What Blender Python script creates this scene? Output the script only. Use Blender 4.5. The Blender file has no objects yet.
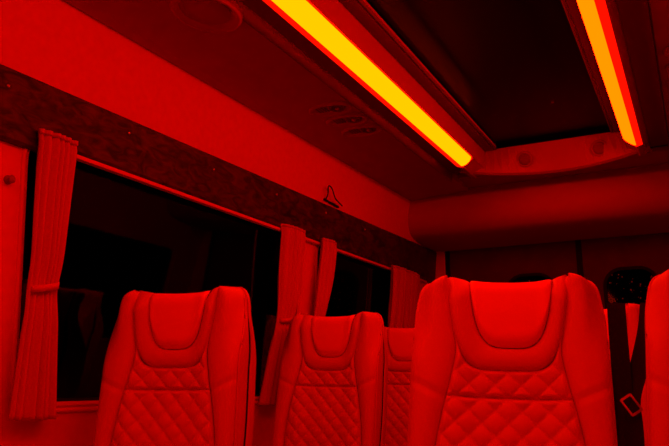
import bpy, bmesh, math, random
from mathutils import Vector, Matrix, noise
random.seed(4)
S = bpy.context.scene
COL = S.collection
PI = math.pi

# ------------------------------------------------------------------ camera, world, light level
cam_d = bpy.data.cameras.new('camera')
cam_d.sensor_fit = 'HORIZONTAL'; cam_d.sensor_width = 36.0
cam_d.lens = 36.0 * 711.0 / 669.0
cam_d.clip_start = 0.02; cam_d.clip_end = 60
cam = bpy.data.objects.new('camera', cam_d); COL.objects.link(cam)
cam.location = (0.63, 0.0, 0.88)
cam.rotation_euler = (math.radians(90 + 12.836), 0.0, math.radians(26.934))
S.camera = cam
wd = bpy.data.worlds.new('night'); S.world = wd; wd.use_nodes = True
wd.node_tree.nodes['Background'].inputs['Color'].default_value = (0.002, 0.0012, 0.0015, 1)
wd.node_tree.nodes['Background'].inputs['Strength'].default_value = 0.5
LAMP = 27.0            # radiance of the red strips (the lens itself clips to yellow, as in the photo)
S.view_settings.view_transform = 'Standard'
S.view_settings.look = 'None'
S.view_settings.gamma = 1.0
S.view_settings.use_curve_mapping = False
S.view_settings.exposure = 0.0
S.cycles.max_bounces = 8
S.cycles.diffuse_bounces = 5

# ------------------------------------------------------------------ materials
def mat(name, col, rough=0.5, spec=0.4, metal=0.0, noise_scale=0, noise_amt=0.0, bump=0.0, sheen=0.0):
    m = bpy.data.materials.new(name); m.use_nodes = True
    nt = m.node_tree; b = nt.nodes['Principled BSDF']
    b.inputs['Base Color'].default_value = (*col, 1)
    b.inputs['Roughness'].default_value = rough
    b.inputs['Specular IOR Level'].default_value = spec
    b.inputs['Metallic'].default_value = metal
    if sheen: b.inputs['Sheen Weight'].default_value = sheen
    if noise_scale:
        tc = nt.nodes.new('ShaderNodeTexCoord'); n = nt.nodes.new('ShaderNodeTexNoise')
        n.inputs['Scale'].default_value = noise_scale; n.inputs['Detail'].default_value = 5
        nt.links.new(tc.outputs['Object'], n.inputs['Vector'])
        if noise_amt:
            r = nt.nodes.new('ShaderNodeValToRGB')
            r.color_ramp.elements[0].position = 0.3; r.color_ramp.elements[1].position = 0.7
            r.color_ramp.elements[0].color = (*[c * (1 - noise_amt) for c in col], 1)
            r.color_ramp.elements[1].color = (*[min(1, c * (1 + noise_amt)) for c in col], 1)
            nt.links.new(n.outputs['Fac'], r.inputs['Fac'])
            nt.links.new(r.outputs['Color'], b.inputs['Base Color'])
        if bump:
            bp = nt.nodes.new('ShaderNodeBump'); bp.inputs['Strength'].default_value = bump
            bp.inputs['Distance'].default_value = 0.002
            nt.links.new(n.outputs['Fac'], bp.inputs['Height'])
            nt.links.new(bp.outputs['Normal'], b.inputs['Normal'])
    return m

def emit(name, col, strength):
    m = bpy.data.materials.new(name); m.use_nodes = True
    nt = m.node_tree; nt.nodes.clear()
    e = nt.nodes.new('ShaderNodeEmission'); o = nt.nodes.new('ShaderNodeOutputMaterial')
    e.inputs['Color'].default_value = (*col, 1); e.inputs['Strength'].default_value = strength
    nt.links.new(e.outputs[0], o.inputs[0]); return m

def wood_mat():
    m = bpy.data.materials.new('burl_wood'); m.use_nodes = True
    nt = m.node_tree; b = nt.nodes['Principled BSDF']
    tc = nt.nodes.new('ShaderNodeTexCoord'); mp = nt.nodes.new('ShaderNodeMapping')
    mp.inputs['Scale'].default_value = (3, 3.5, 9)
    n = nt.nodes.new('ShaderNodeTexNoise'); n.inputs['Scale'].default_value = 3.2
    n.inputs['Detail'].default_value = 8; n.inputs['Distortion'].default_value = 1.6
    r = nt.nodes.new('ShaderNodeValToRGB')
    r.color_ramp.elements[0].position = 0.35; r.color_ramp.elements[0].color = (0.012, 0.004, 0.003, 1)
    r.color_ramp.elements[1].position = 0.72; r.color_ramp.elements[1].color = (0.11, 0.018, 0.012, 1)
    nt.links.new(tc.outputs['Object'], mp.inputs['Vector']); nt.links.new(mp.outputs[0], n.inputs['Vector'])
    nt.links.new(n.outputs['Fac'], r.inputs['Fac']); nt.links.new(r.outputs['Color'], b.inputs['Base Color'])
    b.inputs['Roughness'].default_value = 0.45; b.inputs['Specular IOR Level'].default_value = 0.2
    return m

def glass_mat(ior=1.3):
    m = bpy.data.materials.new('tinted_glass'); m.use_nodes = True
    b = m.node_tree.nodes['Principled BSDF']
    b.inputs['Base Color'].default_value = (0.05, 0.03, 0.03, 1)
    b.inputs['Transmission Weight'].default_value = 1.0
    b.inputs['Roughness'].default_value = 0.03; b.inputs['IOR'].default_value = ior
    return m

M = dict(
    leather=mat('red_leather', (0.62, 0.035, 0.03), 0.5, 0.22, noise_scale=260, noise_amt=0.03, bump=0.18),
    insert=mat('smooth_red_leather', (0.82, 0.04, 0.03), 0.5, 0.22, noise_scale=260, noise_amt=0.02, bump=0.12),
    piping=mat('piping_leather', (0.62, 0.03, 0.03), 0.5, 0.25),
    dark_trim=mat('black_rubber', (0.012, 0.006, 0.006), 0.7, 0.1),
    plastic=mat('dark_plastic', (0.03, 0.012, 0.012), 0.5, 0.25),
    wall=mat('wall_vinyl', (0.78, 0.035, 0.03), 0.75, 0.1, noise_scale=40, noise_amt=0.04),
    pillar=mat('pillar_trim', (0.80, 0.035, 0.03), 0.6, 0.15),
    ceil=mat('ceiling_vinyl', (0.42, 0.03, 0.028), 0.75, 0.1, noise_scale=12, noise_amt=0.05),
    console=mat('console_plastic', (0.50, 0.03, 0.03), 0.5, 0.25),
    dark_ceil=mat('dark_ceiling_cloth', (0.03, 0.008, 0.008), 0.9, 0.05),
    gap=mat('dark_trim_and_groove_shade', (0.20, 0.012, 0.012), 0.8, 0.05),  # dark rails and vent parts; also the painted shade in the console groove
    back=mat('dark_back_panel', (0.10, 0.01, 0.01), 0.8, 0.08, noise_scale=9, noise_amt=0.12),
    beam=mat('beam_vinyl', (0.47, 0.025, 0.025), 0.7, 0.12),
    floor=mat('floor_carpet', (0.10, 0.03, 0.03), 0.95, 0.05, noise_scale=150, noise_amt=0.3, bump=0.4),
    curtain=mat('curtain_cloth', (0.60, 0.03, 0.027), 0.9, 0.05, noise_scale=180, noise_amt=0.06, bump=0.2),
    chrome=mat('chrome', (0.6, 0.4, 0.4), 0.3, 0.5, metal=1.0),
    belt=mat('belt_webbing', (0.02, 0.006, 0.006), 0.9, 0.05, noise_scale=300, noise_amt=0.3),
    rear_glass=glass_mat(1.12),
    water=mat('frosted_drop', (0.8, 0.7, 0.65), 0.35, 0.5),
    wood=wood_mat(), glass=glass_mat(),
    lens=emit('lit_lens', (1.0, 0.62 / LAMP, 0.0), LAMP),
    lens_r=emit('lit_lens_dim', (1.0, 0.33 / LAMP, 0.0), LAMP),
    lip=emit('lit_lens_edge', (1.0, 0.004, 0.0), 1.5),
)

# ------------------------------------------------------------------ mesh helpers
def link(name, me, m, parent=None, smooth=False):
    o = bpy.data.objects.new(name, me); COL.objects.link(o)
    if m: me.materials.append(m)
    if smooth:
        for p in me.polygons: p.use_smooth = True
    if parent: o.parent = parent
    return o

def from_bm(name, bm, m, parent=None, smooth=False):
    bmesh.ops.recalc_face_normals(bm, faces=bm.faces)
    me = bpy.data.meshes.new(name); bm.to_mesh(me); bm.free()
    return link(name, me, m, parent, smooth)

def thing(name, label, cat, loc=(0, 0, 0), rz=0, group=None):
    o = bpy.data.objects.new(name, None); COL.objects.link(o)
    o.empty_display_size = 0.05
    o.location = loc; o.rotation_euler = (0, 0, rz)
    o['label'] = label; o['category'] = cat
    if group: o['group'] = group
    return o

def tag(o, label, cat, group=None):
    o['label'] = label; o['category'] = cat
    if group: o['group'] = group
    return o

def struct(o):
    o['kind'] = 'structure'; return o

def box(bm, lo, hi, bev=0.0, seg=2):
    r = bmesh.ops.create_cube(bm, size=1.0)
    vs = r['verts']
    for v in vs:
        v.co = Vector([lo[i] + (v.co[i] + 0.5) * (hi[i] - lo[i]) for i in range(3)])
    if bev:
        es = list({e for v in vs for e in v.link_edges})
        bmesh.ops.bevel(bm, geom=es, offset=bev, segments=seg, affect='EDGES', profile=0.5)

def grid(bm, pts):
    """pts[i][j] -> quads"""
    vv = [[bm.verts.new(p) for p in row] for row in pts]
    for i in range(len(vv) - 1):
        for j in range(len(vv[0]) - 1):
            bm.faces.new((vv[i][j], vv[i + 1][j], vv[i + 1][j + 1], vv[i][j + 1]))
    return vv

def tube(bm, path, r, n=8, flat=None, closed=False):
    """round tube along path; flat=(w,t) gives a flat strap instead"""
    P = [Vector(p) for p in path]; rings = []
    up0 = Vector((0, 0, 1))
    for i, p in enumerate(P):
        a = P[i - 1] if (i > 0 or closed) else P[i]
        b = P[(i + 1) % len(P)] if (i < len(P) - 1 or closed) else P[i]
        t = (b - a).normalized()
        ref = up0 if abs(t.z) < 0.95 else Vector((0, 1, 0))
        s = t.cross(ref).normalized(); u = s.cross(t).normalized()
        rings.append([bm.verts.new(p + s * r * math.cos(2 * PI * k / n) + u * r * math.sin(2 * PI * k / n)) for k in range(n)])
    m = len(rings)
    for i in range(m if closed else m - 1):
        A, B = rings[i], rings[(i + 1) % m]
        for k in range(n):
            bm.faces.new((A[k], A[(k + 1) % n], B[(k + 1) % n], B[k]))
    if not closed:
        bm.faces.new(rings[0][::-1]); bm.faces.new(rings[-1])

def strap(bm, path, w, t, side=(1, 0, 0)):
    """flat webbing: path points, width along `side`"""
    P = [Vector(p) for p in path]; rings = []
    for i, p in enumerate(P):
        a = P[max(i - 1, 0)]; b = P[min(i + 1, len(P) - 1)]
        tt = (b - a).normalized()
        s = Vector(side); s = (s - tt * s.dot(tt)).normalized(); nrm = s.cross(tt)
        rings.append([bm.verts.new(p + s * x * w / 2 + nrm * y * t / 2) for x, y in ((-1, -1), (1, -1), (1, 1), (-1, 1))])
    for A, B in zip(rings, rings[1:]):
        for k in range(4): bm.faces.new((A[k], A[(k + 1) % 4], B[(k + 1) % 4], B[k]))
    bm.faces.new(rings[0][::-1]); bm.faces.new(rings[-1])

def extrude_profile(bm, prof, y0, y1, closed=False, ny=1):
    """profile of (x,z) swept along y"""
    rows = []
    for i in range(ny + 1):
        y = y0 + (y1 - y0) * i / ny
        rows.append([bm.verts.new((x, y, z)) for x, z in prof])
    n = len(prof)
    for A, B in zip(rows, rows[1:]):
        for k in range(n if closed else n - 1):
            bm.faces.new((A[k], A[(k + 1) % n], B[(k + 1) % n], B[k]))
    if closed:
        bm.faces.new(rows[0][::-1]); bm.faces.new(rows[-1])

def disc_lathe(bm, prof, n=28, sx=1.0, sy=1.0, c=(0, 0, 0), down=True):
    """prof of (r, h): h measured downwards (-z) when down"""
    rings = []
    sg = -1 if down else 1
    for r, h in prof:
        rings.append([bm.verts.new((c[0] + sx * r * math.cos(2 * PI * k / n), c[1] + sy * r * math.sin(2 * PI * k / n), c[2] + sg * h)) for k in range(n)])
    for A, B in zip(rings, rings[1:]):
        for k in range(n): bm.faces.new((A[k], A[(k + 1) % n], B[(k + 1) % n], B[k]))
    bm.faces.new(rings[-1]); bm.faces.new(rings[0][::-1])

def copy_tree(o, parent=None):
    c = o.copy(); COL.objects.link(c)
    if parent: c.parent = parent
    for ch in list(o.children): copy_tree(ch, c)
    return c

def resample(pts, n):
    P = [Vector(p) for p in pts]; L = [0.0]
    for a, b in zip(P, P[1:]): L.append(L[-1] + (b - a).length)
    out = []
    k = 0
    for i in range(n):
        d = L[-1] * i / (n - 1)
        while k < len(P) - 2 and L[k + 1] < d: k += 1
        f = (d - L[k]) / max(L[k + 1] - L[k], 1e-9)
        out.append(P[k].lerp(P[k + 1], min(max(f, 0), 1)))
    return out

def catmull(pts, n=8):
    P = [Vector(p) for p in pts]; out = []
    for i in range(len(P) - 1):
        p0 = P[max(i - 1, 0)]; p1 = P[i]; p2 = P[i + 1]; p3 = P[min(i + 2, len(P) - 1)]
        for k in range(n):
            t = k / n
            out.append(0.5 * ((2 * p1) + (p2 - p0) * t + (2 * p0 - 5 * p1 + 4 * p2 - p3) * t * t + (3 * p1 - p0 - 3 * p2 + p3) * t ** 3))
    out.append(P[-1]); return out

def sstep(a, b, x):
    t = min(max((x - a) / (b - a), 0), 1); return t * t * (3 - 2 * t)

# ------------------------------------------------------------------ shell
Y0, Y1 = -1.3, 4.86
WT = 0.09                                   # inward lean of the side walls
def wx(z): return 1.2 * (-1.40 + WT * ((z - 0.88) / 1.2 - 0.35) + 0.525)
LEAN = math.atan(WT)
UPZ = 1 / math.cos(LEAN)

def wall_pt(y, z, off=0.0, side=-1):
    """point on the inner face of a side wall, moved `off` into the room"""
    x = wx(z) + off * math.cos(LEAN)
    return Vector((x if side < 0 else -x, y, z - off * math.sin(LEAN)))

bm = bmesh.new(); box(bm, (-1.16, Y0, -0.04), (1.16, Y1, 0.0)); struct(from_bm('floor', bm, M['floor']))

def rounded_rect(y0, z0, y1, z1, r, n=8):
    out = []
    for cy, cz, a in ((y1 - r, z1 - r, 0), (y0 + r, z1 - r, 90), (y0 + r, z0 + r, 180), (y1 - r, z0 + r, 270)):
        for k in range(n + 1):
            t = math.radians(a + 90 * k / n); out.append((cy + r * math.cos(t), cz + r * math.sin(t)))
    return out

def slant(loop, rect):
    y0, z0, y1, z1 = rect
    return [(y + 0.10 * max(0, 1 - (y - y0) / 0.6) * (z1 - z) / (z1 - z0), z) for y, z in loop]

def holed_panel(name, outer, holes, thick, m, place):
    """flat panel with holes, made from a filled 2-D curve; place(u, v, w) -> world point"""
    cu = bpy.data.curves.new(name, 'CURVE'); cu.dimensions = '2D'; cu.fill_mode = 'BOTH'; cu.extrude = thick / 2
    for loop in [outer] + holes:
        sp = cu.splines.new('POLY'); sp.points.add(len(loop) - 1); sp.use_cyclic_u = True
        for p, (u, v) in zip(sp.points, loop): p.co = (u, v, 0, 1)
    tmp = bpy.data.objects.new('tmp', cu); COL.objects.link(tmp)
    dg = bpy.context.evaluated_depsgraph_get()
    me = bpy.data.meshes.new_from_object(tmp.evaluated_get(dg))
    bpy.data.objects.remove(tmp); bpy.data.curves.remove(cu)
    me.name = name
    for v in me.vertices: v.co = place(v.co.x, v.co.y, v.co.z)
    me.materials.clear()
    return link(name, me, m)

WIN = [(1.325, 0.822, 2.93, 1.585), (3.075, 0.822, 4.50, 1.585)]
ZT = 2.20
outer = [(Y0, 0.0), (Y1, 0.0), (Y1, ZT), (Y0, ZT)]
holes = [slant(rounded_rect(*w, 0.075), w)[::-1] for w in WIN]
wl = struct(holed_panel('wall_left', outer, holes, 0.05, M['wall'], lambda u, v, w: wall_pt(u, v, -0.025 + w)))
wr = struct(holed_panel('wall_right', outer, [[(p[0], p[1]) for p in h] for h in holes], 0.05, M['wall'], lambda u, v, w: wall_pt(u, v, -0.025 + w, 1)))

def window(idx, rect, side):
    y0, z0, y1, z1 = rect
    loop = slant(rounded_rect(y0 + 0.004, z0 + 0.004, y1 - 0.004, z1 - 0.004, 0.072), rect)
    bm = bmesh.new()
    tube(bm, [wall_pt(y, z, -0.030, side) for y, z in loop], 0.013, 8, closed=True)
    fr = struct(from_bm('window_%d' % idx, bm, M['dark_trim'], None, True))
    bm = bmesh.new()
    f = bm.faces.new([bm.verts.new(wall_pt(y, z, -0.036, side)) for y, z in loop])
    g = bmesh.ops.extrude_face_region(bm, geom=[f])
    for v in [v for v in g['geom'] if isinstance(v, bmesh.types.BMVert)]:
        v.co += Vector((side * 0.005, 0, 0))
    from_bm('pane', bm, M['glass'], fr)
    # raised moulding round the opening
    loop2 = slant(rounded_rect(y0 - 0.016, z0 - 0.016, y1 + 0.016, z1 + 0.016, 0.09), rect)
    bm = bmesh.new(); tube(bm, [wall_pt(y, z, 0.0, side) for y, z in loop2], 0.008, 8, closed=True)
    from_bm('frame_moulding', bm, M['pillar'], fr, True)
    # lit ledge under the pane
    return fr
window(1, WIN[0], -1); window(2, WIN[1], -1); window(3, WIN[0], 1); window(4, WIN[1], 1)

# inner sill line under the left windows
for i, (y0, z0, y1, z1) in enumerate(WIN):
    bm = bmesh.new()
    pr = [(0.000, z0 - 0.002), (-0.030, z0 + 0.014), (-0.030, z0 - 0.01), (0.0, z0 - 0.012)]
    rows = [[wall_pt(y, z, o) for o, z in pr] for y in (y0 + 0.15, y1 - 0.06)]
    vv = [[bm.verts.new(p) for p in r] for r in rows]
    for k in range(4): bm.faces.new((vv[0][k], vv[0][(k + 1) % 4], vv[1][(k + 1) % 4], vv[1][k]))
    bm.faces.new(vv[0][::-1]); bm.faces.new(vv[1])
    struct(from_bm('trim_%d' % (i + 1), bm, M['pillar']))

# front partition, rear wall with doors
bm = bmesh.new(); box(bm, (-1.16, Y0 - 0.05, 0), (1.16, Y0, 2.3)); struct(from_bm('wall_front', bm, M['back']))

RW = [(-0.50, 1.05, -0.19, 1.60), (0.125, 1.05, 0.435, 1.60)]
doors = [(-0.90, 0.05, -0.030, 2.2), (-0.010, 0.05, 0.90, 2.2)]
for i, (d, w) in enumerate(zip(doors, RW)):
    dr = struct(holed_panel('door_%d' % (i + 1), [(d[0], d[1]), (d[2], d[1]), (d[2], d[3]), (d[0], d[3])],
                     [rounded_rect(*w, 0.11)[::-1]], 0.04, M['back'], lambda u, v, q: Vector((u, Y1 - 0.02 + q, v))))
    fr = struct(None or holed_panel('window_%d' % (i + 5), rounded_rect(w[0] - .012, w[1] - .012, w[2] + .012, w[3] + .012, 0.12),
                     [rounded_rect(w[0] + .008, w[1] + .008, w[2] - .008, w[3] - .008, 0.10)[::-1]], 0.012, M['dark_trim'],
                     lambda u, v, q: Vector((u, Y1 - 0.044 + q, v))))
    bm = bmesh.new()
    f = bm.faces.new([bm.verts.new((x, Y1 - 0.03, z)) for x, z in rounded_rect(*w, 0.11)])
    g = bmesh.ops.extrude_face_region(bm, geom=[f])
    for v in [v for v in g['geom'] if isinstance(v, bmesh.types.BMVert)]: v.co.y += 0.005
    from_bm('pane', bm, M['rear_glass'], fr)
    # water drops caught on the pane
    bm = bmesh.new()
    rnd = random.Random(11 + i)
    for k in range(70):
        x = rnd.uniform(w[0] + 0.02, w[2] - 0.02); z = rnd.uniform(w[1] + 0.22, w[3] - 0.03)
        r = rnd.choice((0.0018, 0.0022, 0.003, 0.0042))
        bmesh.ops.create_icosphere(bm, subdivisions=1, radius=r, matrix=Matrix.Translation((x, Y1 - 0.032, z)))
    dro = from_bm('water_drops', bm, M['water'], fr, True); dro['kind'] = 'stuff'
# rear wall: corner pillars and black seams around the doors
bm = bmesh.new()
for lo, hi in (((-1.16, Y1 - 0.06, 0), (-0.93, Y1, 2.2)), ((0.93, Y1 - 0.06, 0), (1.16, Y1, 2.2))):
    box(bm, lo, hi, 0.008)
struct(from_bm('wall_back', bm, M['wall']))
bm = bmesh.new()
box(bm, (-1.16, Y1 + 0.005, 0), (1.16, Y1 + 0.03, 2.3))
for x in (-0.915, -0.02, 0.915): box(bm, (x - 0.018, Y1 - 0.05, 0.02), (x + 0.018, Y1 + 0.01, 2.2), 0.004)
struct(from_bm('trim_3', bm, M['dark_trim']))

# ------------------------------------------------------------------ ceiling
bm = bmesh.new(); box(bm, (-1.2, Y0, 2.30), (1.2, Y1, 2.34)); struct(from_bm('ceiling', bm, M['dark_ceil']))
def zr(y): return 0.018 * (y - 2.0)          # the side panels rise slightly towards the back
for sgn, nm in ((-1, 'trim_4'), (1, 'trim_5')):
    bm = bmesh.new()
    prof = [(0.99, 2.30), (0.998, 2.03), (0.975, 2.022), (0.94, 2.030), (0.80, 2.044), (0.64, 2.050), (0.596, 2.050), (0.592, 2.054), (0.592, 2.30)]
    rows = [[(sgn * x, y, z + (zr(y) if z < 2.29 else 0)) for x, z in prof] for y in (Y0, 0.0, 2.0, 3.0, 4.06, 4.30)]
    vv = grid(bm, rows)
    struct(from_bm(nm, bm, M['ceil']))
# flat ceiling behind the console
bm = bmesh.new(); box(bm, (-0.60, 4.07, 2.115), (0.60, 4.45, 2.14)); struct(from_bm('trim_6', bm, M['ceil']))

# rear overhead beam
bm = bmesh.new()
prof = catmull([(4.36, 2.2), (4.325, 2.12), (4.295, 2.06), (4.270, 1.99), (4.275, 1.92), (4.31, 1.865), (4.38, 1.83), (4.55, 1.815), (4.85, 1.81)], 5)
rows = []
for i in range(25):
    x = -1.03 + 2.06 * i / 24
    e = (abs(x) / 1.03) ** 6 * 0.02
    rows.append([(x, p.x - e, p.y) for p in prof])
grid(bm, rows)
struct(from_bm('trim_7', bm, M['beam'], None, True))

# ------------------------------------------------------------------ ceiling console with recess, rails, speakers
CE = 3.94
con = thing('ceiling_console', 'long red ceiling console around a dark recessed skylight, between two glowing strips', 'ceiling panel', (0, 1.3, 2.2))
def rise(o):
    for v in o.data.vertices:
        v.co.z += 0.008 * (min(v.co.y, 3.8) - 3.8)
    return o
def into(o, parent):
    if parent.name.startswith(('ceiling_console', 'led_light')): rise(o)
    o.parent = parent; o.location = -Vector(parent.location); return o
bm = bmesh.new()
for s in (-1, 1):
    pr = [(0.316, 2.222), (0.385, 2.222), (0.385, 2.106), (0.392, 2.104), (0.447, 2.062), (0.472, 2.068), (0.500, 2.115), (0.590, 2.120), (0.590, 2.24), (0.316, 2.24)]
    rows = [[bm.verts.new((s * x, y, z)) for x, z in pr] for y in (Y0, CE)]
    n = len(pr)
    for k in range(n): bm.faces.new((rows[0][k], rows[0][(k + 1) % n], rows[1][(k + 1) % n], rows[1][k]))
    bm.faces.new(rows[0]); bm.faces.new(rows[1][::-1])
# end wall of the recess: upright face, bowed along its lower edge
def bow(x): return 4.055 - 0.9 * (x - 0.01) ** 2
N = 24
top, low, low2, bk = [], [], [], []
for i in range(N + 1):
    x = -0.50 + 1.0 * i / N
    top.append((x, CE + 0.005, 2.222)); low.append((x, bow(x) - 0.02, 2.075)); low2.append((x, bow(x), 2.066)); bk.append((x, bow(x) + 0.03, 2.085))
back2 = [(p[0], 4.12, 2.13) for p in top]
grid(bm, [top, low, low2, bk, back2])
into(from_bm('frame', bm, M['console']), con)
bm = bmesh.new(); box(bm, (-0.34, Y0, 2.250), (0.34, CE - 0.002, 2.262))
sk = into(from_bm('skylight_pane', bm, mat('skylight_glass', (0.006, 0.002, 0.002), 0.35, 0.12)), con)
sk['label'] = 'dark skylight pane'
for s in (-1, 1):
    bm = bmesh.new()
    extrude_profile(bm, [(s * x, z) for x, z in ((0.382, 2.2205), (0.382, 2.2135), (0.331, 2.2135), (0.326, 2.2205))], Y0, CE, closed=True)
    into(from_bm('dark_rail', bm, M['gap']), con)
    bm = bmesh.new()
    extrude_profile(bm, [(s * x, z) for x, z in ((0.5905, 2.053), (0.5865, 2.053), (0.584, 2.108), (0.500, 2.106), (0.500, 2.113), (0.5905, 2.113))], Y0, CE, closed=True)
    into(from_bm('groove_shade_strip', bm, M['gap']), con)  # dark strip added in the groove, its colour stands in for shade
    bm = bmesh.new()
    tube(bm, [(s * 0.318, Y0, 2.219), (s * 0.318, CE, 2.219)], 0.006, 8)
    into(from_bm('edge_bead', bm, mat('bead_red', (0.22, 0.012, 0.01), 0.5, 0.3), None, True), con)
for x in (-0.163, 0.245):
    n_dir = Vector((0, -(2.222 - 2.075), -(bow(x) - 0.02 - CE))).normalized()
    c = Vector((x, (CE + bow(x) - 0.02) / 2, 2.146)) 
    rot = n_dir.to_track_quat('Z', 'Y').to_matrix().to_4x4()
    bm = bmesh.new(); disc_lathe(bm, [(0.046, -0.004), (0.046, 0.004), (0.042, 0.007), (0.036, 0.004)], 28, down=False)
    bm.transform(Matrix.Translation(c) @ rot)
    sp = into(from_bm('speaker', bm, mat('speaker_ring', (0.40, 0.024, 0.024), 0.6, 0.2), None, True), con)
    bm = bmesh.new(); disc_lathe(bm, [(0.035, 0.0), (0.035, 0.005), (0.02, 0.0065), (0.004, 0.007)], 24, down=False)
    bm.transform(Matrix.Translation(c) @ rot)
    g = from_bm('grille', bm, mat('speaker_grille', (0.26, 0.018, 0.018), 0.8, 0.1), sp, True)
bm = bmesh.new(); disc_lathe(bm, [(0.007, 0), (0.007, 0.004), (0.004, 0.006)], 12, c=(0.10, 3.42, 2.246))
into(from_bm('reflection_dot', bm, M['chrome']), con)  # tiny chrome dot added to imitate a reflection on the skylight

# glowing strips
def light_strip(s, yend, label, lens_m):
    t = thing('led_light_strip', label, 'strip light', (s * 0.42, 1.2, 2.08), 0, 'red ceiling light strips')
    ys = [Y0 + 0.05, 0.0, 1.2, 2.4, yend - 0.03, yend - 0.012, yend]
    bm = bmesh.new()
    rows = []
    Q, Pp = Vector((s * 0.3865, 2.0985)), Vector((s * 0.4435, 2.0545))
    for y in ys:
        e = 0 if y < yend - 0.02 else (0.12 if y < yend - 0.005 else 0.34)
        a = Q.lerp(Pp, e); b = Pp.lerp(Q, e)
        rows.append([(a.x, y, a.y), (b.x, y, b.y)])
    grid(bm, rows)
    into(from_bm('lens', bm, lens_m), t)
    bm = bmesh.new()
    R = Vector((s * 0.4735, 2.060))
    rows = [[(Pp.x, y, Pp.y - 0.0005), (R.x, y, R.y)] for y in ys[:-1]] 
    grid(bm, rows)
    lp = into(from_bm('lens_edge', bm, M['lip']), t); lp['label'] = 'pure red outer edge of the lens'
    bm = bmesh.new()
    pr = [(0.384, 2.1035), (0.3855, 2.098), (0.4445, 2.0525), (0.4755, 2.0615), (0.470, 2.080), (0.447, 2.0605)]
    vs = [[bm.verts.new((s * x, y, z)) for x, z in pr] for y in (yend, yend + 0.012)]
    for k in range(len(pr)): bm.faces.new((vs[0][k], vs[0][(k + 1) % len(pr)], vs[1][(k + 1) % len(pr)], vs[1][k]))
    bm.faces.new(vs[0]); bm.faces.new(vs[1][::-1])
    into(from_bm('end_cap', bm, M['console']), t)
light_strip(-1, 3.68, 'yellow-glowing ceiling light strip over the window-side row, longer in view', M['lens'])
light_strip(1, 3.74, 'orange-glowing ceiling light strip with wide red outer edge at upper right', M['lens_r'])

# ------------------------------------------------------------------ overhead vents and reading lamp pod
def pz(x, y):
    return 2.052 - max(0, (abs(x) - 0.64)) * 0.05 + zr(y)
def make_vent():
    t = thing('air_vent', '', 'air vent', (0, 0, 0), 0, 'round overhead air vents')
    bm = bmesh.new()
    disc_lathe(bm, [(1.0, -0.004), (1.0, 0.004), (0.96, 0.014), (0.90, 0.017), (0.82, 0.008), (0.74, 0.000)], 36, 0.105, 0.062)
    from_bm('bezel', bm, M['console'], t, True)
    bm = bmesh.new()
    disc_lathe(bm, [(0.036, -0.002), (0.036, 0.012), (0.030, 0.016), (0.026, 0.012), (0.024, 0.003)], 24, c=(0.035, 0, 0))
    nz = from_bm('nozzle', bm, M['gap'], t, True)
    bm = bmesh.new(); disc_lathe(bm, [(0.010, 0.0), (0.010, 0.014), (0.006, 0.017)], 16, c=(0.035, 0, 0))
    from_bm('nozzle_core', bm, M['chrome'], nz, True)
    bm = bmesh.new()
    for k in range(4): box(bm, (-0.062 + k * 0.013, -0.028, 0.0), (-0.056 + k * 0.013, 0.028, -0.006 - 0.0))
    from_bm('louver', bm, M['gap'], t)
    return t
v0 = make_vent()
spots = [(-0.705, 2.585, 'left overhead air vent farthest from the rear, first of the left three'),
         (-0.702, 2.745, 'left overhead air vent in the middle of the three beside the strip'),
         (-0.700, 2.905, 'left overhead air vent nearest the rear, last of the left three'),
         (0.72, 2.66, 'right overhead air vent at the picture edge, uppermost of three'),
         (0.72, 2.82, 'right overhead air vent at the picture edge, middle of three'),
         (0.72, 2.98, 'right overhead air vent at the picture edge, lowest of three')]
for i, (x, y, lb) in enumerate(spots):
    o = v0 if i == 0 else copy_tree(v0)
    o.location = (x, y, pz(x, y)); o['label'] = lb
    if x > 0: o.rotation_euler = (0, 0, PI)
t = thing('reading_lamp', 'unlit oval reading lamp pod with raised rim on the left overhead panel', 'reading lamp', (-0.665, 1.65, pz(-0.665, 1.65)), math.radians(0))
bm = bmesh.new(); disc_lathe(bm, [(1.0, -0.004), (1.0, 0.006), (0.94, 0.016), (0.86, 0.018), (0.76, 0.008), (0.70, 0.001)], 40, 0.105, 0.135)
from_bm('rim', bm, M['console'], t, True)
bm = bmesh.new(); disc_lathe(bm, [(0.68, 0.0), (0.66, 0.004), (0.3, 0.009), (0.05, 0.010)], 32, 0.105, 0.135)
from_bm('lamp_lens', bm, M['ceil'], t, True)

# ------------------------------------------------------------------ wooden band over the windows
def band_top(y): return 1.712 + 0.0205 * y
wt = thing('wooden_trim_board', 'dark burl wood board running above the left windows, with small screws', 'wood trim', wall_pt(1.8, 1.65))
bm = bmesh.new()
yy = sorted([Y0 + 0.02 + (4.765 - Y0) * i / 40 for i in range(41)] + [1.359, 1.361])
rows = []
for y in yy:
    zb, zt = (1.535 if y < 1.36 else 1.562 + 0.004 * y), band_top(y)
    rows.append([wall_pt(y, zb, 0.001), wall_pt(y, zb + 0.002, 0.016), wall_pt(y, zb + 0.010, 0.022), wall_pt(y, zt - 0.008, 0.022), wall_pt(y, zt - 0.001, 0.016), wall_pt(y, zt, 0.001)])
vv = grid(bm, rows); bm.faces.new(vv[0]); bm.faces.new(vv[-1][::-1])
into(from_bm('board', bm, M['wood']), wt)
bm = bmesh.new()
rows = [[wall_pt(y, 1.562 + 0.004 * y - a, b) for a, b in ((0.0005, 0.001), (0.0005, 0.021), (0.012, 0.021), (0.014, 0.001))] for y in (1.37, 4.62)]
vv = [[bm.verts.new(p) for p in r] for r in rows]
for k in range(4): bm.faces.new((vv[0][k], vv[0][(k + 1) % 4], vv[1][(k + 1) % 4], vv[1][k]))
bm.faces.new(vv[0]); bm.faces.new(vv[1][::-1])
cr = into(from_bm('curtain_rail', bm, M['pillar']), wt)
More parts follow.
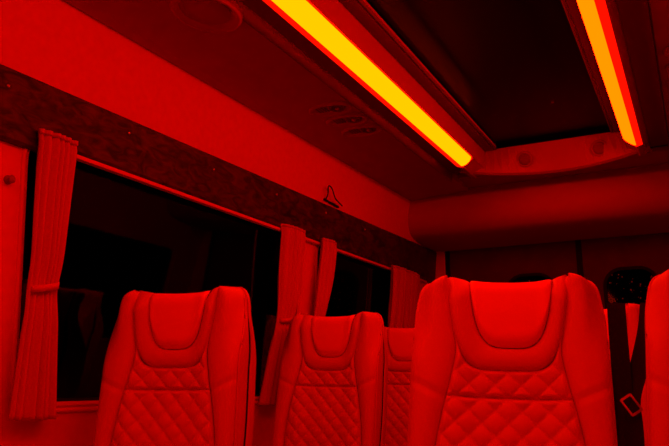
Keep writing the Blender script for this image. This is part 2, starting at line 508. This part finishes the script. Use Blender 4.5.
for y, z in ((1.217, 1.683), (1.685, 1.698), (2.153, 1.700), (2.62, 1.712), (3.09, 1.730), (3.56, 1.735)):
    p = wall_pt(y, z, 0.022)
    bm = bmesh.new(); disc_lathe(bm, [(0.0065, -0.001), (0.0065, 0.002), (0.004, 0.0045), (0.001, 0.005)], 14, down=False)
    bm.transform(Matrix.Translation(p) @ Matrix.Rotation(PI / 2, 4, 'Y'))
    into(from_bm('screw', bm, M['chrome'], None, True), wt)

# coat hooks
t = thing('coat_hook', 'thin dark wire hook on the upper wall above the wooden board', 'hook', wall_pt(3.12, 1.80))
bm = bmesh.new()
tube(bm, catmull([wall_pt(3.11, 1.80, 0.003), wall_pt(3.10, 1.83, 0.02), wall_pt(3.08, 1.866, 0.03), wall_pt(3.12, 1.862, 0.03), wall_pt(3.17, 1.825, 0.026), wall_pt(3.22, 1.812, 0.024), wall_pt(3.25, 1.80, 0.03)], 5), 0.0035, 8)
into(from_bm('wire', bm, M['dark_trim'], None, True), t)
bm = bmesh.new(); tube(bm, [wall_pt(3.09, 1.80, 0.006), wall_pt(3.25, 1.795, 0.006)], 0.006, 8)
into(from_bm('mount', bm, M['dark_trim'], None, True), t)
t = thing('pillar_knob', 'small dark knob on the pale pillar left of the first curtain', 'knob', wall_pt(1.28, 1.435))
bm = bmesh.new(); disc_lathe(bm, [(0.013, 0), (0.013, 0.004), (0.006, 0.006), (0.006, 0.014), (0.012, 0.018), (0.008, 0.022)], 18, down=False)
bm.transform(Matrix.Translation(wall_pt(1.28, 1.435, 0.0)) @ Matrix.Rotation(PI / 2, 4, 'Y'))
into(from_bm('knob_stem', bm, mat('knob_red', (0.3, 0.02, 0.02), 0.5), None, True), t)

# ------------------------------------------------------------------ curtains
def curtain(label, prof, tie_z, folds, seed):
    """prof: list of (z, y0, y1) from top to bottom"""
    zc = prof[0][0]; yc = (prof[0][1] + prof[0][2]) / 2
    t = thing('curtain', label, 'curtain', wall_pt(yc, prof[-1][0], 0.03), 0, 'tied window curtains')
    rnd = random.Random(seed); ph = rnd.uniform(0, 6)
    nz, ny = 60, folds * 14
    A = resample(catmull([(p[0], p[1], p[2]) for p in prof], 8), nz)
    def surf(v, u, a, extra):
        z, y0, y1 = a
        y = y0 + (y1 - y0) * u
        pinch = math.exp(-((z - tie_z) / 0.06) ** 2) if tie_z else 0
        amp = 0.019 * (1 - 0.55 * pinch) * (0.8 + 0.4 * noise.noise((u * 3 + seed, z * 1.2, 0)))
        wob = 0.5 * noise.noise((z * 2.2, seed, u * 2))
        uw = u + 0.05 * noise.noise((u * 4, seed * 3.1, z * 0.5))
        d = amp * (2.2 * abs(math.sin(PI * folds * uw + ph + 0.4 * wob)) ** 0.7 - 1.2) + 0.25 * amp * math.sin(2 * PI * folds * 1.3 * u + 2 * ph + wob)
        edge = 0.018 * (1 - (2 * u - 1) ** 2) ** 0.5
        head = 0.008 * math.exp(-((z - zc) / 0.02) ** 2)
        return wall_pt(y + 0.3 * d, z, 0.034 + d + edge - head + extra)
    bm = bmesh.new()
    fr = [[surf(i, j / ny, A[i], 0) for j in range(ny + 1)] for i in range(nz)]
    bk = [[surf(i, j / ny, A[i], -0.004) for j in range(ny + 1)] for i in range(nz)]
    a = grid(bm, fr); b = grid(bm, bk)
    for i in range(nz - 1):
        bm.faces.new((a[i][0], a[i + 1][0], b[i + 1][0], b[i][0])); bm.faces.new((a[i][-1], b[i][-1], b[i + 1][-1], a[i + 1][-1]))
    for j in range(ny):
        bm.faces.new((a[0][j], b[0][j], b[0][j + 1], a[0][j + 1])); bm.faces.new((a[-1][j], a[-1][j + 1], b[-1][j + 1], b[-1][j]))
    into(from_bm('cloth', bm, M['curtain'], None, True), t)
    if tie_z:
        k = min(range(nz), key=lambda i: abs(A[i][0] - tie_z)); z, y0, y1 = A[k]
        loop = []
        for q in range(28):
            th = 2 * PI * q / 28
            loop.append((( y0 + y1) / 2 + ((y1 - y0) / 2 - 0.007) * math.cos(th), 0.040 + 0.018 * math.sin(th) + (0.012 if math.sin(th) > 0 else 0), 0.010 * math.cos(th)))
        bm = bmesh.new(); vs = []
        for q in loop: vs.append([bm.verts.new(wall_pt(q[0], z + q[2] + dz, q[1])) for dz in (-0.010, 0.010)])
        for q in range(28): bm.faces.new((vs[q][0], vs[(q + 1) % 28][0], vs[(q + 1) % 28][1], vs[q][1]))
        o = from_bm('tie_band', bm, M['curtain'], None, True); into(o, t)
        md = o.modifiers.new('thick', 'SOLIDIFY'); md.thickness = 0.003
    bm = bmesh.new(); ytop, ytop2 = prof[0][1], prof[0][2]
    pts = [[surf(0, j / ny, (zc + dz, ytop, ytop2), 0.002) for j in range(ny + 1)] for dz in (0.003, -0.010)]
    grid(bm, pts)
    o = from_bm('heading_tape', bm, M['curtain'], None, True); into(o, t)
    md = o.modifiers.new('thick', 'SOLIDIFY'); md.thickness = 0.003
curtain('tied red curtain at far left, front edge of the big window', [(1.592, 1.322, 1.462), (1.40, 1.342, 1.465), (1.165, 1.368, 1.47), (1.0, 1.368, 1.49), (0.79, 1.372, 1.53)], 1.15, 6, 1)
curtain('tied red curtain at the rear edge of the big window, left of the pillar', [(1.590, 2.68, 2.85), (1.40, 2.685, 2.85), (1.17, 2.70, 2.83), (1.0, 2.66, 2.83), (0.80, 2.62, 2.84)], 1.17, 6, 2)
curtain('narrow red curtain right of the pillar, front edge of the second window', [(1.592, 3.04, 3.19), (1.40, 3.03, 3.18), (1.17, 3.02, 3.13), (0.80, 3.02, 3.18)], 1.17, 5, 3)
curtain('dim red curtain at the rear edge of the second window', [(1.592, 3.95, 4.42), (1.40, 3.96, 4.42), (1.17, 3.95, 4.40), (0.80, 3.93, 4.44)], 1.17, 8, 4)

# ------------------------------------------------------------------ seats
L = 0.72
def bul(x, c, w): return math.exp(-((x - c) / w) ** 2)
def ztop(x): return (0.016 if x < 0 else 0.026) * bul(abs(x), 0.190, 0.058) - 0.004 * bul(x, 0, 0.08)
def superU(a, b, n, N, taper=0.0):
    out = []
    for i in range(N + 1):
        th = PI - PI * i / N
        c, s = math.cos(th), math.sin(th)
        q = abs(s) ** (2 / n)
        out.append((a * (1 - taper * q) * math.copysign(abs(c) ** (2 / n), c), -b * q))
    return out
OUT_R = catmull([(0.148, 0.009), (0.176, 0.017), (0.203, 0.011), (0.221, -0.014), (0.229, -0.060), (0.234, -0.12), (0.235, -0.24), (0.236, -0.36), (0.236, -0.50), (0.234, -0.66)], 7)
SEAM_R = catmull([(0.146, 0.003), (0.143, -0.05), (0.132, -0.12), (0.121, -0.185), (0.132, -0.26), (0.154, -0.36), (0.170, -0.48), (0.172, -0.66)], 7)
def base_y(x, z):
    """front surface (towards -y) of the seat back"""
    ax = abs(x)
    d = 0.018 * sstep(0.06, 0.15, ax)                       # hollow middle
    lum = -0.012 * bul(z, -0.46, 0.12) * (1 - sstep(0.1, 0.18, ax))
    return -d + lum
def roll(p, r=0.038):
    x, y, z = p
    d = ztop(x) - z
    if d < r:
        e = min((r - d) / r, 1.0)
        y += r * (1 - math.sqrt(max(0, 1 - e * e)))
    return Vector((x, y, z))
def yf(dz):      # how far back the front cover reaches at the sides: the ears wrap round
    return 0.052 * (1 - sstep(0.02, 0.24, dz)) - 0.010
def yg(dz):      # line of the dark gap, swelling backwards at mid height
    return yf(dz) + 0.012 + 0.060 * sstep(0.06, 0.21, dz) - 0.026 * sstep(0.36, 0.62, dz)
def puff(t, k=0.5): return max(0.0, 4 * t * (1 - t)) ** k

def make_seat(RECL, SKEW):
    root = thing('bus_seat', '', 'seat', (0, 0, 0), 0, 'quilted leather bus seats')
    TR = Matrix.Translation((0, 0.20, 0.46)) @ Matrix.Rotation(SKEW, 4, 'Y') @ Matrix.Rotation(-RECL, 4, 'X') @ Matrix.Translation((0, 0, L))
    def part(name, bm, m, parent=root, smooth=True):
        bm.transform(TR); return from_bm(name, bm, m, parent, smooth)
    NU = 72
    U1 = superU(0.100, 0.180, 3.8, NU, 0.20); U1 = [(x + 0.008, z) for x, z in U1]; U2 = superU(0.145, 0.234, 4.6, NU, 0.20)
    # headrest pad: fan rows between the top line and curve U1
    bm = bmesh.new(); rows = []
    for i in range(NU + 1):
        x1, z1 = U1[i]; row = []
        for j in range(21):
            t = j / 20
            zt = ztop(x1) + 0.0
            z = zt + (z1 - zt) * t
            e = min((z - z1) / 0.03, 1, max(0, 0.100 - abs(x1 - 0.008)) / 0.022)
            e = max(e, 0)
            y = base_y(x1, z) - 0.003 - 0.013 * (1 - (1 - e) ** 2.2) - 0.005 * sstep(0.0, -0.10, z)
            row.append(roll((x1, y, z)))
        rows.append(row)
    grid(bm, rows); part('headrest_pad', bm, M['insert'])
    # U-shaped surround
    bm = bmesh.new(); rows = []
    for i in range(NU + 1):
        a, b = U1[i], U2[i]; row = []
        for j in range(13):
            t = j / 12
            x = a[0] + (b[0] - a[0]) * t; z = a[1] + (b[1] - a[1]) * t
            z = z + (ztop(x) if i in (0, NU) else 0)
            y = base_y(x, z) - 0.002 - 0.014 * puff(t, 0.5)
            row.append(roll((x, y, z)))
        p = row[-1]; row.append(Vector((p.x * 1.05, p.y + 0.014, p.z - 0.006 * (0 < i < NU))))
        rows.append(row)
    grid(bm, rows); part('headrest_surround', bm, M['leather'])
    # quilted panels
    seam = resample(SEAM_R, 200)
    def seam_x(z):
        for p, q in zip(seam, seam[1:]):
            if q.y <= z <= p.y: return p.x + (q.x - p.x) * (p.y - z) / max(p.y - q.y, 1e-9)
        return seam[-1].x if z < -0.5 else seam[0].x
    def u2z(s):
        return -0.234 * max(0.0, 1 - abs(s * 0.985) ** 4.6) ** (1 / 4.6)
    def quilt(x, z, w=0.060):
        a = abs(math.sin(PI * (x / w + z / w))); b = abs(math.sin(PI * (x / w - z / w)))
        return (a * b) ** 0.42
    for name, z0f, z1 in (('upper_quilted_panel', u2z, -0.300), ('lower_quilted_panel', lambda s: -0.300, -0.655)):
        bm = bmesh.new(); rows = []
        NX, NZ = 100, (36 if name[0] == 'u' else 100)
        for i in range(NX + 1):
            s = math.sin((-1 + 2 * i / NX) * PI / 2) * 0.6 + (-1 + 2 * i / NX) * 0.4; row = []
            z0 = z0f(s)
            for j in range(NZ + 1):
                t = j / NZ; z = z0 + (z1 - z0) * t; x = s * seam_x(z)
                dx = seam_x(z) * (1 - abs(s)); dz = min(z0 - z, z - z1)
                e = min(1, max(0, dx) / 0.014, max(0, dz) / 0.012)
                e = 1 - (1 - e) ** 2
                y = base_y(x, z) - e * (0.005 + 0.0085 * quilt(x, z))
                row.append(Vector((x, y, z)))
            rows.append(row)
        grid(bm, rows); part(name, bm, M['leather'])
    # side bolsters
    NS = 90
    for sg in (-1, 1):
        A = resample(SEAM_R, NS); B = resample(OUT_R, NS)
        bm = bmesh.new(); rows = []
        for i in range(NS):
            row = []
            a, b = A[i], B[i]
            k = 0.55 + 0.45 * sstep(-0.08, -0.34, a.y)
            crease = 0.005 * bul(a.y, -0.305, 0.006)
            row.append(Vector((sg * (a.x - 0.010), roll((a.x, base_y(a.x, a.y) + 0.016, a.y)).y, a.y)))
            for j in range(19):
                t = j / 18
                x = a.x + (b.x - a.x) * t; z = a.y + (b.y - a.y) * t
                yb = (base_y(a.x, z) + 0.004) * (1 - t) + 0.004 * t
                h = (0.014 + 0.020 * k) * (math.sin(PI * t * 0.94) ** 0.6)
                y = yb - h * (1.0) + yf(-z) * sstep(0.45, 1, t) + crease * (1 if 0 < t < 1 else 0)
                z += (0.010 * bul(x, 0.19, 0.055) * sstep(-0.07, 0.0, z) if sg > 0 else 0)
                p = roll((sg * x, y, z)); p.x = abs(p.x)
                qx = p.x - 0.011 * t ** 3
                row.append(Vector((sg * qx, p.y, p.z - 0.005 * t ** 3 * sstep(-0.10, 0.0, p.z))))
            rows.append(row)
        grid(bm, rows); part('side_bolster', bm, M['leather'])
    # gusset running round the outline, piping, black gap, back shell
    ring = [Vector((-p.x, p.y)) for p in reversed(OUT_R)]
    mid = [Vector((x / 10 * 0.132, 0.0)) for x in range(-9, 10)]
    for p in mid: p.y = ztop(p.x)
    UP = [Vector((p.x, p.y + 0.010 * bul(p.x, 0.19, 0.055) * sstep(-0.07, 0.0, p.y))) for p in OUT_R]
    ring = resample([(p.x, p.y) for p in ring] + [(p.x, p.y) for p in mid] + [(p.x, p.y) for p in UP], 150)
    def scaled(p, ins):
        # pull the outline inwards by `ins`
        sx = max(0, abs(p.x) - ins); return math.copysign(sx, p.x), p.y - ins * sstep(-0.10, 0.0, p.y)
    def rollterm(p):
        e = min(max((0.038 - (ztop(p.x) - p.y)) / 0.038, 0), 1)
        return 0.038 * (1 - math.sqrt(max(0, 1 - e * e)))
    def side(p): return sstep(0.12, 0.17, abs(p.x))
    def F(p): return yf(-p.y) * side(p) + rollterm(p) * 0.7
    def G(p): return max(yg(-p.y) * side(p) + 0.060 * (1 - side(p)), F(p) + 0.012)
    bm = bmesh.new(); rows = []
    for p in ring:
        row = []; f, g = F(p), G(p)
        for ins, y in ((0.014, f - 0.006), (0.011, f + 0.004), (0.005, f + (g - f) * 0.5), (0.003, g - 0.007), (0.005, g - 0.002), (0.02, g)):
            x, z = scaled(p, ins); row.append((x, y, z))
        rows.append(row)
    grid(bm, rows); part('side_gusset', bm, M['leather'])
    bm = bmesh.new(); tube(bm, [(scaled(p, 0.011)[0], F(p) + 0.003, scaled(p, 0.011)[1]) for p in ring], 0.0042, 8)
    part('piping', bm, M['piping'])
    bm = bmesh.new(); rows = []
    for p in ring:
        row = []; g = G(p)
        for ins, y in ((0.012, g - 0.006), (0.004, g - 0.002), (0.004, g + 0.014), (0.014, g + 0.018)):
            x, z = scaled(p, ins); row.append((x, y, z - 0.003))
        rows.append(row)
    grid(bm, rows); part('gap_strip', bm, M['dark_trim'])
    bm = bmesh.new(); rows = []
    for p in ring:
        row = []
        dz = -p.y
        thick = 0.040 + 0.058 * sstep(0.02, 0.25, dz)
        y0 = G(p) + 0.001 + 0.011 * sstep(0.05, 0.14, dz)
        for ins, y in ((0.020, y0 + 0.004), (0.004, y0), (0.001, y0 + 0.008), (0.003, y0 + thick * 0.6), (0.014, y0 + thick * 0.9), (0.035, y0 + thick), (0.09, y0 + thick + 0.01)):
            x, z = scaled(p, ins); row.append((x, y, z - 0.003))
        rows.append(row)
    # close the back face
    vv = grid(bm, rows)
    n = len(vv)
    for i in range(n // 2):
        f = [vv[i][-1], vv[i + 1][-1], vv[n - 2 - i][-1], vv[n - 1 - i][-1]]
        if len(set(f)) == 4:
            try: bm.faces.new(f)
            except ValueError: pass
    part('back_shell', bm, M['leather'])
    # foam core fills the seams
    bm = bmesh.new(); box(bm, (-0.20, 0.018, -0.69), (0.20, 0.075, -0.03), 0.03, 3)
    part('foam_core', bm, M['piping'])
    # cushion, quilted centre, base and legs
    bm = bmesh.new(); box(bm, (-0.200, -0.28, 0.35), (0.200, 0.20, 0.47), 0.045, 4); from_bm('cushion', bm, M['leather'], root, True)
    bm = bmesh.new(); rows = []
    for i in range(41):
        x = -0.145 + 0.29 * i / 40; row = []
        for j in range(51):
            y = -0.25 + 0.36 * j / 50
            e = min(1, (0.145 - abs(x)) / 0.015, (y + 0.25) / 0.015, (0.11 - y) / 0.015)
            row.append((x, y, 0.468 + max(e, 0) * (0.004 + 0.008 * quilt(x, y))))
        rows.append(row)
    grid(bm, rows); from_bm('cushion_quilt', bm, M['leather'], root, True)
    bm = bmesh.new(); box(bm, (-0.185, -0.25, 0.30), (0.185, 0.22, 0.355), 0.01); from_bm('seat_frame', bm, M['plastic'], root)
    for sx in (-1, 1):
        bm = bmesh.new(); box(bm, (sx * 0.15 - 0.02, -0.20, 0.0), (sx * 0.15 + 0.02, 0.20, 0.305), 0.006)
        from_bm('leg', bm, M['plastic'], root)
    for sx in (-1, 1):
        bm = bmesh.new(); tube(bm, [(sx * 0.215, 0.205, 0.40), (sx * 0.215, 0.205, 0.50)], 0.024, 14)
        from_bm('recliner_hinge', bm, M['plastic'], root, True)
    return root
# x and y of the top edge, height of the top, width scale, turn, recline, sideways slump, label
SEATS = [
    (0.224, 1.73, 1.135, 0.985, 13, 12, 2.0, 'large red quilted leather seat in the centre right, nearest in full view'),
    (-0.775, 1.71, 1.160, 0.94, 15, 4.5, 0.0, 'red quilted leather seat at left, in front of the big window'),
    (0.757, 1.79, 1.135, 1.0, 0, 13, 2.5, 'red leather seat cut off by the right picture edge'),
    (-0.745, 2.68, 1.170, 0.94, 8, 8, 1.0, 'red quilted seat in the middle, behind the left one and before the pillar'),
    (0.265, 2.78, 1.160, 1.0, 0, 8, 1.0, 'red seat behind the large one, only its top corner showing between belts'),
    (-0.745, 3.52, 1.180, 1.0, 4, 8, 1.0, 'dim red seat farthest back, half hidden between two nearer seats'),
]
protos = {}
for x, y, zt, sx, yaw, rc, sk, lb in SEATS:
    rc, sk, yaw = math.radians(rc), math.radians(sk), math.radians(yaw)
    if (rc, sk) in protos: o = copy_tree(protos[(rc, sk)])
    else: o = protos[(rc, sk)] = make_seat(rc, sk)
    o['label'] = lb
    o.scale = (sx, 1, zt / (0.46 + L * math.cos(rc)))
    off = Matrix.Rotation(yaw, 3, 'Z') @ Vector((L * math.sin(sk) * sx, 0.20 + L * math.sin(rc), 0))
    o.rotation_euler = (0, 0, yaw)
    o.location = (x - off.x, y - off.y, 0)

# ------------------------------------------------------------------ seat belts between the two nearest right-hand seats
def seat_belt(label, path, side, tongue=None):
    t = thing('seat_belt', label, 'seat belt', path[-1], 0, 'black seat belts')
    bm = bmesh.new(); strap(bm, catmull(path, 8), 0.042, 0.003, side); into(from_bm('webbing', bm, M['belt']), t)
    if tongue:
        c, d = tongue
        bm = bmesh.new()
        rot = d.to_matrix().to_4x4()
        lo = rounded_rect(-0.015, -0.022, 0.015, 0.022, 0.004, 4); li = rounded_rect(-0.0105, -0.0165, 0.0105, 0.0165, 0.002, 4)
        for (a, b) in ((lo, li),):
            for zz in (-0.002, 0.002):
                pass
            v = [[bm.verts.new((p[0], p[1], zz)) for p in a] + [] for zz in (-0.002, 0.002)]
            w = [[bm.verts.new((p[0], p[1], zz)) for p in b] for zz in (-0.002, 0.002)]
            n = len(a)
            for k in range(n):
                q = (k + 1) % n
                bm.faces.new((v[0][k], v[0][q], w[0][q], w[0][k])); bm.faces.new((v[1][k], w[1][k], w[1][q], v[1][q]))
                bm.faces.new((v[0][k], v[1][k], v[1][q], v[0][q])); bm.faces.new((w[0][k], w[0][q], w[1][q], w[1][k]))
        bm.transform(Matrix.Translation(c) @ rot)
        o = into(from_bm('tongue', bm, M['chrome']), t); o['label'] = 'shiny metal tongue'
    return t
from mathutils import Euler
seat_belt('black seat belt hanging along the right side of the large centre seat',
          [(0.456, 1.86, 1.075), (0.457, 1.84, 1.009), (0.46, 1.8, 0.914), (0.461, 1.76, 0.804), (0.458, 1.72, 0.701), (0.449, 1.66, 0.533)], (1, 0.3, 0))
seat_belt('black seat belt with metal tongue beside the cut-off right seat',
          [(0.527, 1.92, 1.078), (0.516, 1.89, 1.005), (0.491, 1.83, 0.903), (0.477, 1.78, 0.843), (0.48, 1.74, 0.763), (0.474, 1.66, 0.536)], (1, -0.2, 0),
          ((0.48, 1.745, 0.837), Euler((math.radians(80), math.radians(0), math.radians(20))).to_quaternion() @ Euler((0, 0, math.radians(32))).to_quaternion()))
